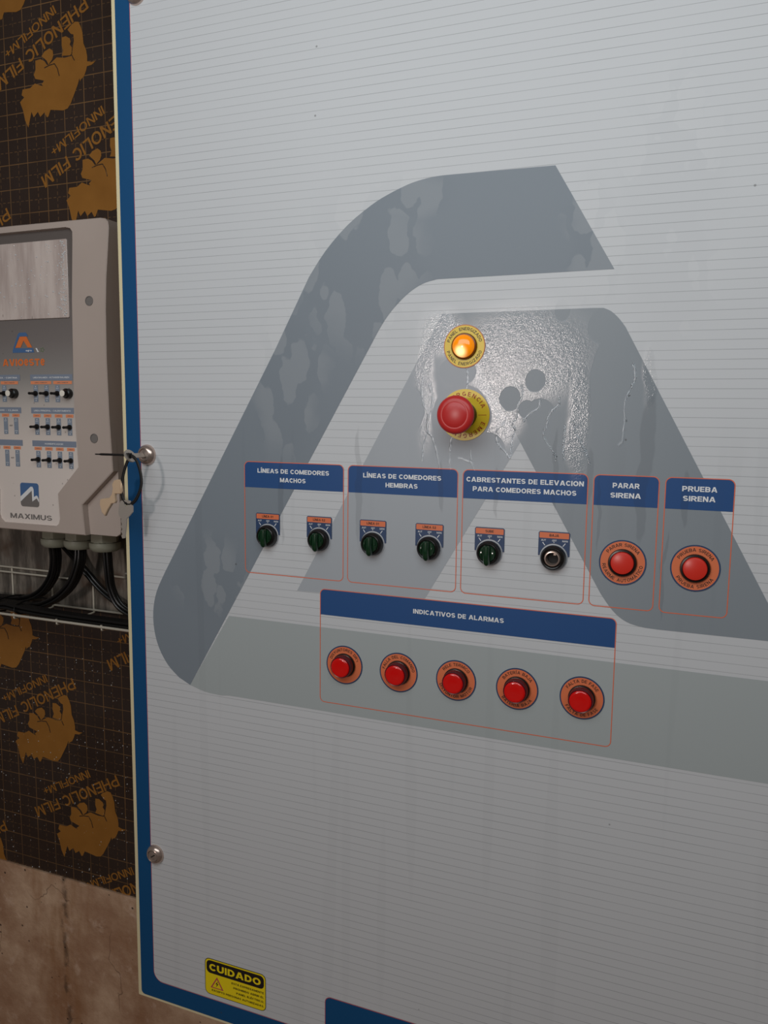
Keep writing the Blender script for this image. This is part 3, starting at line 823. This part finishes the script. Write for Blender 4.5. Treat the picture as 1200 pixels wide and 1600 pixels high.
# --- caution sticker and lower blue plate
b = MB()
b.poly(rrect(-644.6, -856.0, -541.5, -798.6, 8, 6), -0.55, M['black_print']); b.poly(rrect(-643.7, -855.1, -542.4, -799.5, 7.2, 6), -0.65, M['label_yellow'])
b.poly(rrect(-641.6, -821.8, -544.5, -801.6, 6.5, 6), -0.75, M['black_print'])
st = b.build('caution_sticker', cab, smooth=False); st['label'] = 'yellow and black CUIDADO warning sticker'
b = MB()
b.text('CUIDADO', -593.2, -811.8, -0.9, M['label_yellow'], width=87, height=10.8, bold=0.23)
tri = lambda s: [(-623.8 - 11.2 * s, -844.4 + 1.6 * (1 - s) * 4), (-623.8 + 11.2 * s, -844.4 + 1.6 * (1 - s) * 4), (-623.8, -825.6 - 4.6 * (1 - s) * 2)]
b.poly(tri(1.0), -0.8, M['red_line']); b.poly([(-631.8, -842.9), (-615.8, -842.9), (-623.8, -829.4)], -0.85, M['label_yellow'])
b.poly([(-622.4, -831.8), (-626.4, -837.4), (-623.8, -837.0), (-625.6, -841.8), (-621.0, -836.0), (-623.4, -836.3)], -0.9, M['black_print'])
for i, (s, wd) in enumerate((('ESTÁ EXPRESAMENTE', 54), ('PROHIBIDO ABRIR EL', 51), ('PANEL ELÉCTRICO,', 46), ('EXCEPTO PERSONAS AUTORIZADAS.', 88))):
    b.text(s, -544.8 - wd / 2, -827.4 - 6.9 * i, -0.85, M['black_print'], width=wd, height=3.0, bold=0.19)
b.build('lettering', st, smooth=False)
b = MB(); b.poly(rrect(-447.6, -893.0, -95.0, -802.0, 9, 7, (0, 0, 1, 1)), -0.45, M['red_line']); b.poly(rrect(-446.7, -893.0, -95.9, -802.9, 8.2, 7, (0, 0, 1, 1)), -0.5, M['blue'])
o = b.build('blue_plate', cab, smooth=False); o['label'] = 'plain dark blue panel at the foot of the door'

# --- water running down the door
DRIPS = [[(-264.9, 54.8), (-264.1, 43.7), (-264.7, 27.6)], [(-320.3, 44.1), (-320.0, 26.3), (-318.3, 11.1), (-312.8, 3.5), (-312.5, -11.9), (-313.6, -24.7), (-317.4, -37.6), (-319.0, -55.8)], [(-312.0, 36.4), (-307.8, 23.8), (-307.4, 8.6), (-312.6, -6.7), (-312.3, -19.5), (-306.8, -25.8), (-303.9, -33.4), (-299.6, -47.4), (-295.2, -65.3)], [(-281.3, -25.3), (-283.7, -36.8), (-284.0, -49.5), (-282.5, -67.4)], [(-199.9, 36.1), (-198.2, 22.8), (-204.0, 9.4), (-204.8, -2.8), (-208.3, -10.2), (-205.6, -17.6), (-209.0, -27.5), (-209.7, -47.3)], [(-178.4, 18.0), (-179.4, 9.6), (-192.5, -0.2), (-196.0, -7.6)], [(-156.9, 21.7), (-156.6, 13.3), (-164.7, 4.9), (-169.2, -3.6), (-168.9, -10.8), (-172.3, -16.9), (-170.8, -26.6), (-159.2, -43.3), (-157.7, -51.8)], [(-228.1, -22.9), (-225.3, -32.8), (-216.1, -42.5), (-210.3, -49.8)], [(-272.8, -50.5), (-259.5, -55.1), (-256.9, -56.3), (-252.7, -66.3)], [(-257.2, -41.1), (-257.5, -51.3), (-256.3, -58.8)], [(-139.1, -6.8), (-137.6, -16.3), (-131.2, -28.1), (-123.6, -42.3), (-119.6, -54.1)], [(-148.5, -9.3), (-149.5, -33.4), (-148.2, -50.3)], [(-217.2, -5.5), (-229.5, -20.5)], [(-77.8, 58.1), (-75.4, 42.6), (-79.8, 28.8), (-85.0, 14.9), (-84.1, -4.2), (-85.2, -16.5), (-85.6, -27.0), (-90.5, -31.6)]]
b = MB()
for d in DRIPS:
    pts = spline([Vector((a, c, 0)) for a, c in d], 5)
    pts = [P3(q.x + random.uniform(-0.5, 0.5), q.y, -0.55) for q in pts]
    b.tube(pts, [random.uniform(0.0008, 0.0016) for _ in pts], M['water'], 8, 0, flat=0.32)
    for q in pts[::4]:
        if random.random() < 0.5:
            r = random.uniform(0.7, 1.3); b.lathe(q.x * 1000 + random.uniform(-2, 2), (q.z - EYE) * 1000, [(r, 0.5), (r * .75, 0.5 + r * .4), (0, 0.5 + r * .6)], M['water'], 8)
o = b.build('water_runs', cab); o['kind'] = 'stuff'; o['label'] = 'clear water trickling down the door beneath the lamps'

# ------------------------------------------------------------------ keys on the middle lock
LKX, LKZ = -726.5, -60.6
b = MB()
ax_y = Vector((0, -1, 0)); uu = Vector((0.52, 0, -0.854)).normalized(); nn = uu.cross(ax_y).normalized()
c0 = P3(LKX, LKZ, 0)


def key_plate(b, outl, holes, th, org, X, Y, N, m):
    """flat key cut from an outline (mm) in the plane X, Y"""
    loops = [[Vector((p_, q_, 0)) for p_, q_ in L] for L in [outl, *holes]]
    flat = [q for L in loops for q in L]
    tr = tessellate_polygon(loops)
    f3 = [org + (X * q.x + Y * q.y) / 1000 + N * th / 2000 for q in flat]; b3 = [org + (X * q.x + Y * q.y) / 1000 - N * th / 2000 for q in flat]
    n = len(flat)
    fs = [tuple(t_) for t_ in tr] + [tuple(n + i for i in reversed(t_)) for t_ in tr]
    st_ = 0
    for L in loops:
        k = len(L)
        for i in range(k): fs.append((st_ + i, st_ + (i + 1) % k, n + st_ + (i + 1) % k, n + st_ + i))
        st_ += k
    b.add(f3 + b3, fs, m)


bow = [(9.4 * math.cos(a), 36.5 + 10.2 * math.sin(a)) for a in [math.radians(-90 + 24 + i * (312 / 26)) for i in range(27)]]
key_plate(b, bow + [(-3.2, 26.5), (-3.2, 8.0), (3.2, 8.0), (3.2, 26.5)], [circle(0, 38.5, 4.6, 18)], 2.2, c0, uu, ax_y, nn, M['key_metal'])
tag(b.build('key', org=P3(LKX, LKZ, -28)), 'grey metal key standing in the middle door lock', 'key', )

LOOP = [(-722.3, -60.9), (-727.5, -68.2), (-733.0, -80.6), (-736.6, -93.0), (-738.3, -105.3), (-738.0, -115.6), (-734.4, -122.6), (-727.0, -126.4), (-718.1, -122.8), (-710.2, -112.2), (-705.5, -99.8), (-705.1, -87.6), (-707.9, -75.6), (-712.5, -65.7), (-718.5, -60.6)]
b = MB()
LP = [P3(u - 1.2, w, -40) for u, w in LOOP]
b.tube(LP + [LP[0]], 0.0024, M['tie'], 8, 4, flat=0.55)
TAIL = [(-722.5, -59.8), (-737.0, -59.4), (-752.5, -59.4), (-768.0, -59.5), (-782.1, -59.6)]
b.tube([P3(u - 1.0, w, -40) for u, w in TAIL], [0.0016] * 16 + [0.0009] * 4, M['tie'], 6, 4)
b.box(tuple(P3(-729.5, -62.6, -43.4)), tuple(P3(-722.5, -56.4, -37.6)), M['tie'])
tag(b.build('cable_tie', org=P3(-722, -95, -40)), 'black nylon cable tie looped through the keys, its tail sticking out', 'cable tie')

BEIGE = [(-755.0, -100.1), (-751.7, -94.8), (-745.2, -93.0), (-739.5, -94.3), (-740.2, -112.8), (-750.4, -113.3), (-751.2, -118.5), (-749.5, -123.1), (-751.5, -126.3), (-756.7, -127.1), (-763.5, -135.8), (-769.0, -145.0), (-774.6, -139.6), (-777.5, -129.2), (-776.6, -121.9), (-769.4, -120.5), (-760.2, -119.0), (-756.2, -113.6), (-754.4, -106.2)]
b = MB()
pts = BEIGE if area2(BEIGE) > 0 else BEIGE[::-1]
b.prism(pts, -41.5, -37.0, M['beige_metal'], bevel=0.9)
b.tube([P3(-739.6, -95.5, -39), P3(-739.2, -104, -40.5), P3(-739.8, -112.5, -39)], 0.0022, M['beige_metal'], 10, 5)
tag(b.build('key', org=P3(-752, -115, -39)), 'beige cast-metal key with a flared wing hanging from the black tie', 'key')
SILV = [(-741.2, -122.7), (-736.0, -120.9), (-725.9, -121.4), (-721.2, -129.3), (-721.4, -136.6), (-726.6, -142.0), (-731.8, -146.5), (-733.5, -160.1), (-735.9, -173.8), (-739.8, -174.5), (-741.5, -171.0), (-739.6, -168.5), (-741.6, -165.0), (-739.4, -161.5), (-741.5, -158.0), (-739.8, -154.5), (-741.4, -151.0), (-740.6, -147.0), (-743.8, -144.1), (-745.6, -139.0), (-743.9, -128.5)]
b = MB()
key_plate(b, SILV, [circle(-732.5, -126.4, 3.0, 14)], 2.2, P3(0, 0, -40) , Vector((1, 0, 0)), Vector((0, 0, 1)), Vector((0, -1, 0)), M['key_metal'])
tag(b.build('key', org=P3(-733, -140, -40)), 'silver flat key with notched blade hanging lowest on the black tie', 'key')

# ------------------------------------------------------------------ wall controller
XC = -1097.5
mir = lambda half: half + [(2 * XC - a, c) for a, c in reversed(half)]
ctl = thing('wall_controller', 'grey plastic wall controller with wet display window and rows of black toggles', 'controller', P3(XC, -210, 200))
H_OUT = mir([(XC, 307.5), (-919, 306.6), (-909, 304.6), (-904.0, 300.0), (-902.6, 290), (-906.0, 255), (-910.5, 215), (-913.5, 165), (-914.8, 85), (-912.8, -8), (-908.6, -99), (-905.4, -197), (-907.0, -206), (-915.0, -210.8), (XC, -210.8)])
H_OUT = [q for i, q in enumerate(H_OUT) if i not in (15,)][:-1]
LID = mir([(XC, 307.5), (-919, 306.6), (-909, 304.6), (-904.0, 300.0), (-902.6, 290), (-906.0, 255), (-910.5, 215), (-913.5, 165), (-914.8, 85), (-912.8, -8), (-908.0, -99.5), (-975.3, -158.7), (-971.2, -210.8), (XC, -210.8)])
LID = LID[:14] + LID[15:-1]
REC = mir([(XC, 297.0), (-990, 297.0), (-980.5, 294.8), (-976.0, 289.0), (-976.2, 275), (-981.5, 179.2), (-984.2, 46.0), (-984.0, 6.8), (-981.7, -52.9), (-980.0, -94.9), (-1026.7, -142.1), (-1024.2, -185.0), (-1027.0, -194.0), (-1036.0, -200.8), (XC, -200.8)])
REC = REC[:15] + REC[16:-1]
ccw = lambda L: L if area2(L) > 0 else L[::-1]
H_OUT, LID, REC = ccw(H_OUT), ccw(LID), ccw(REC)
b = MB(); b.prism(H_OUT, 153.0, 249.5, M['housing'], M['housing'], bevel=0.6)
b.build('housing', ctl, angle=50)
b = MB(); li = inset(LID, 1.4)
b.poly(li, 140.0, M['housing'], [REC]); b.strip(LID, li, 141.4, 140.0, M['housing']); b.strip(LID, LID, 153.6, 141.4, M['housing'])
b.strip(inset(REC, 1.2), REC, 148.0, 140.0, M['housing'])
lid = b.build('front_cover', ctl, angle=50)
for u, w in ((-945.6, 177.6), (-944.6, -45.6), (2 * XC + 945.6, 177.6)):
    b = MB(); b.lathe(u, w, [(8.0, 0.2), (7.8, 1.0), (6.8, 1.1), (6.5, -0.5 + 0.6), (0, 0.15)], M['logo_grey'], 28, base=140)
    o = b.build('screw_cover', lid)
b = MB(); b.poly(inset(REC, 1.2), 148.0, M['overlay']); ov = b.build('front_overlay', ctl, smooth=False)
# lettering and marks of the overlay
b = MB(); Q = 147.6
b.poly([(-1123.2, 97.8), (-1122.8, 102.5), (-1110.0, 129.0), (-1106.5, 131.6), (-1092.4, 131.8), (-1089.5, 129.5), (-1087, 125.2), (-1104, 125.4), (-1108.5, 122), (-1118.0, 105.5), (-1076.9, 105.0), (-1074.5, 97.8)], Q, M['logo_blue'])
b.poly([(-1116.0, 106.4), (-1105.5, 124.8), (-1090.5, 124.8), (-1078.8, 106.4), (-1088.5, 106.4), (-1097.2, 118.0), (-1104.5, 106.4)], Q - 0.2, M['logo_orange'])
b.text('agro', -1086.5, 101.4, Q - 0.2, M['white_print'], width=13.5, height=3.2)
b.poly([(-1071.5, 105), (-1068.5, 105), (-1064.0, 98.2), (-1067.4, 98.2)], Q, M['white_print'])
for k in range(5): b.lathe(-1056.5 + 3.4 * math.cos(k * 1.25), 101.8 + 2.9 * math.sin(k * 1.25), [(0.9, 0.1), (0, 0.15)], M['logo_green'], 8, base=Q)
b.text('AVIOeSTe', -1099.6, 81.3, Q, M['logo_orange'], width=95, height=12.0, bold=0.24)
b.poly(rrect(-1119.5, -152.6, -1077.4, -127.2, 5, 4, (0, 0, 1, 1)), Q, M['logo_blue'])
b.poly(rrect(-1119.5, -169.2, -1077.4, -152.6, 5, 4, (1, 1, 0, 0)), Q, M['logo_grey'])
b.poly([(-1119.5, -152.0), (-1095.5, -133.6), (-1091.0, -133.6), (-1088.6, -138.0), (-1088.6, -151.4), (-1083.2, -148.8), (-1080.6, -149.4), (-1077.4, -155.2), (-1077.4, -160.4), (-1082.4, -153.6), (-1092.6, -159.6), (-1093.0, -140.4), (-1119.5, -160.8)][::-1], Q - 0.2, M['white_print'])
b.poly([(-1093.0, -140.8), (-1093.0, -159.4), (-1082.4, -153.4), (-1077.4, -160.4), (-1077.4, -163), (-1119.5, -163), (-1119.5, -160.8)][::-1], Q - 0.1, M['logo_grey'])
b.text('MAXIMUS', XC, -186.9, Q, M['logo_grey'], width=95.6, height=9.0, bold=0.19)
# switch-block headers, tags and scales
PL = []


def block(x0, x1, z0, title, cols, tags):
    b.poly([(x0, z0 - 10), (x1, z0 - 10), (x1, z0), (x0, z0)], Q, M['hdr_slate'])
    if title: b.text(title, (x0 + x1) / 2, z0 - 5.2, Q - 0.15, M['white_print'], width=(x1 - x0) * (0.42 if len(title) < 16 else 0.86), height=2.7, bold=0.18)
    for t0, t1 in tags: b.poly([(t0, z0 - 16.4), (t1, z0 - 16.4), (t1, z0 - 11.2), (t0, z0 - 11.2)], Q, M['tag_orange'])
    for t0, t1 in tags: b.text('LINEA' if t1 - t0 < 25 else 'LINEA COMEDOR', (t0 + t1) / 2, z0 - 13.8, Q - 0.15, M['logo_grey'], width=(t1 - t0) * 0.6, height=1.6)
    for cx in cols:
        b.poly([(cx - 4.8, z0 - 46.8), (cx + 4.8, z0 - 46.8), (cx + 4.8, z0 - 18.0), (cx - 4.8, z0 - 18.0)], Q, M['plate_slate'])
        for dz in (-20.6, -44.0): b.lathe(cx, z0 + dz, [(0.9, 0.1), (0, 0.15)], M['white_print'], 8, base=Q)
        b.text('AUT', cx, z0 - 23.6, Q - 0.15, M['white_print'], width=6.0, height=1.7); b.text('MAN', cx, z0 - 40.6, Q - 0.15, M['white_print'], width=6.0, height=1.7)


dxm = 24.05
R1 = [-1074.6 + dxm * i for i in range(4)]; Lc = [-1194.5 + dxm * i for i in range(4)]
block(-1085.8, -993.3, 60.5, 'LINEA BALANZA - ACTUADOR BALANZA', R1[:3], [(-1085.2, -1039.8), (-1035.1, -994.8)])
block(-1202.0, -1109.0, 60.5, 'LINEA BALANZA - CORTINA', Lc[:3], [(-1201.0, -1158), (-1154.0, -1114.2)])
block(-1086.9, -992.8, 4.3, 'LINEA PRINCIPAL - CALENTAMIENTO', R1, [(c - 8.2, c + 8.2) for c in R1])
block(-1203.0, -1109.6, 4.3, 'EXTRACTOR - CLIMA', Lc, [(c - 8.2, c + 8.2) for c in Lc])
block(-1087.2, -990.0, -52.3, 'HUMIDIFICADOR', R1, [(c - 8.2, c + 8.2) for c in R1])
block(-1203.5, -1109.4, -52.3, '', Lc, [(c - 8.2, c + 8.2) for c in Lc])
for z0 in (4.3, -52.3): b.text('AUX', (Lc[2] + Lc[3]) / 2, z0 - 31.5, Q, M['logo_grey'], width=7.0, height=2.4)
b.build('printed_marks', ov, smooth=False)


def toggle(cx, cz):
    b = MB(); b.lathe(cx, cz, [(4.6, 0), (4.6, 3.0), (3.6, 4.5), (2.6, 6.0), (2.2, 12.0), (2.4, 15.5), (1.8, 16.6), (0, 16.8)], M['switch_black'], 18, base=148)
    b.build('toggle_switch', ctl)


for c in R1[:3] + [Lc[1], Lc[2]]: toggle(c, 28.2)
for c in R1: toggle(c, -28.6); toggle(c, -85.2)
for cu in (-1002.0, Lc[3]):
    b = MB(); b.lathe(cu, 28.2, [(8.4, 0), (8.4, 8.0), (6.6, 9.5), (5.6, 15.6), (5.0, 16)], M['switch_black'], 24, base=148); k = b.build('rotary_knob', ctl)
    b = MB(); b.lathe(cu, 28.2, [(5.4, 15.2), (5.2, 16.4), (0, 16.8)], M['knob_white'], 24, base=148); o = b.build('knob_cap', k); o['label'] = 'white knob cap'
b = MB(); b.prism(ccw(rrect(-1201.0, 153.4, -994.0, 280.2, 2, 3)), 145.5, 147.9, M['display'], bevel=0.6); dis = b.build('display_window', ctl); dis['label'] = 'wet grey display window'
b = MB()
for i in range(260):
    u = random.uniform(-1160, -996) if random.random() < 0.45 else -996 - abs(random.gauss(0, 9)) - 1; w = random.uniform(157, 277)
    r = random.choice((0.5, 0.7, 0.9, 1.2, 1.5)) * random.uniform(0.8, 1.3)
    b.lathe(u, w, [(r, 0), (r * 0.85, r * 0.45), (r * 0.45, r * 0.75), (0, r * 0.85)], M['bead'], 10, base=145.5)
o = b.build('water_droplets', dis); o['kind'] = 'stuff'; o['label'] = 'beads of water on the display'
for cu in (-1092.0, -1038.5, -981.0):
    b = MB()
    z_ = lambda w: EYE + w / 1000
    rings = []
    prof = [(20, -209), (20, -215.5), (24, -216), (24.3, -229.5), (23.0, -230.5), (27, -231), (27.5, -237), (26.5, -242), (22, -246.5), (14, -247.5)]
    n = 24; st_ = len(b.v); s = b.slot(M['gland'])
    for r, w in prof:
        for i in range(n):
            a = 2 * math.pi * i / n; k = r * (1 if r not in (24, 24.3) else (0.97 + 0.06 * math.cos(6 * a)))
            b.v.append(Vector((cu / 1000 + k / 1000 * math.cos(a), 0.200 + k / 1000 * math.sin(a), z_(w))))
    for j in range(len(prof) - 1):
        for i in range(n):
            i2 = (i + 1) % n; b.f.append((st_ + j * n + i, st_ + (j + 1) * n + i, st_ + (j + 1) * n + i2, st_ + j * n + i2)); b.mi.append(s)
    b.f.append(tuple(st_ + (len(prof) - 1) * n + i for i in range(n))); b.mi.append(s)
    g = b.build('cable_gland', ctl); g['label'] = 'pale grey cable gland under the housing'

# ------------------------------------------------------------------ wire cable tray
tray = thing('wire_cable_tray', 'galvanised wire cable tray carrying black cables below the wall controller', 'cable tray', P3(-1200, -372, 200))
b = MB(); b.box(tuple(P3(-1700, -374, 247)), tuple(P3(-775, -214, 249.6)), M['sheen_grey']); o = b.build('wall_sheen_sheet', tray, smooth=False); o['label'] = 'added mottled grey sheet behind the tray, standing in for wall reflections'  # added sheet, carries the wall's reflections in its colour
for w, y_, r in ((-307, 244, 1.9), (-316.5, 242, 1.9), (-372, 244, 1.9), (-375.0, 214, 1.9), (-375.0, 184, 1.9), (-371.0, 150.5, 2.3)):
    b = MB(); x0 = -775 if w < -320 else (-1156 if w == -307 else -1085)
    b.tube([P3(-1700, w, y_), P3(x0, w, y_)], r / 1000, M['wire'], 8, 0); b.build('long_wire', tray)
b = MB(); b.tube([P3(-1020, -303, 244), P3(-975, -303.5, 244)], 0.0019, M['wire'], 8, 0); b.build('long_wire', tray)
b = MB(); b.tube([P3(-975, -296, 244), P3(-775, -297, 244)], 0.0019, M['wire'], 8, 0); b.build('long_wire', tray)
for cx in (-1650, -1550, -1450, -1350, -1252, -1152, -1052, -952, -852):
    b = MB(); b.tube([P3(cx, -305, 245), P3(cx, -367, 245), P3(cx, -377.5, 238), P3(cx, -377.5, 160), P3(cx, -374, 152.0), P3(cx, -367.5, 150.8)], 0.0018, M['wire'], 8, 3); b.build('cross_wire', tray)


# ------------------------------------------------------------------ cables
def bundle(path, offsets, r, label, group):
    """cables side by side: each one keeps its own place in the bundle's cross-section"""
    mid = spline([P3(*q) for q in path], 8)
    for a, b_ in offsets:
        pts = []
        for i, q in enumerate(mid):
            tg = mid[min(i + 1, len(mid) - 1)] - mid[max(i - 1, 0)]
            nn = Vector((-tg.z, 0, tg.x)).normalized()
            pts.append(q + nn * a / 1000 + Vector((0, b_ / 1000, 0)))
        b = MB(); b.tube(pts, r / 1000, M['cable'], 10, 0)
        tag(b.build('cable', org=pts[0]), label, 'cable', group)


SIX = [(a, c) for c in (-7.0, 0, 7.0) for a in (-3.5, 3.5)]
bundle([(-1096, -246, 198), (-1099, -274, 203), (-1117, -309, 212), (-1157, -345, 219), (-1215, -362, 221), (-1330, -365, 221), (-1690, -365, 221)], SIX, 3.3,
       'black cable from the leftmost gland, bending left into the tray', 'cables bending left from the leftmost gland')
bundle([(-1080, -246, 207), (-1070, -272, 224), (-1048, -303, 233), (-1012, -334, 235), (-960, -357, 235), (-880, -364, 235), (-775, -365, 235)], [(-3.5, -3.5), (3.5, -3.5), (0, 3.5)], 3.3,
       'black cable crossing right from the leftmost gland', 'cables crossing right from the leftmost gland')
bundle([(-1036, -246, 199), (-1038, -276, 196), (-1058, -316, 194), (-1103, -349, 194), (-1163, -364, 194), (-1300, -365, 194), (-1690, -365, 194)], SIX, 3.3,
       'black cable from the middle gland, bending left into the tray', 'cables bending left from the middle gland')
bundle([(-977, -246, 200), (-975, -282, 200), (-971, -318, 202), (-952, -348, 204), (-905, -363, 206), (-830, -365, 206), (-775, -365, 206)], [(a, c) for c in (-3.5, 3.5) for a in (-3.5, 3.5)], 3.3,
       'black cable from the gland next to the cabinet, dropping into the tray', 'cables dropping beside the cabinet')
bundle([(-1700, -365, 165), (-1350, -364, 165), (-1215, -361, 166), (-1180, -359, 167), (-1150, -361, 166), (-1060, -364, 165), (-930, -365, 165), (-775, -365, 165)], SIX, 3.3,
       'black cable lying along the wire tray', 'cables lying along the tray')
for cx, ww in ((-1206, 'leftmost'), (-1152, 'middle')):
    b = MB(); pts = [P3(cx + 2 * math.sin(a * 2), -362.5 + 12.5 * math.sin(a), 193 + 41 * math.cos(a)) for a in [2 * math.pi * i / 20 for i in range(21)]]
    b.tube(pts, 0.0016, M['tie'], 6, 0)
    tag(b.build('cable_tie', org=P3(cx, -360, 191)), 'black cable tie round the tray cables, %s' % ('farther from the cabinet' if ww == 'leftmost' else 'nearer the cabinet'), 'cable tie')

for o in bpy.data.objects:
    if '_o' in o: del o['_o']
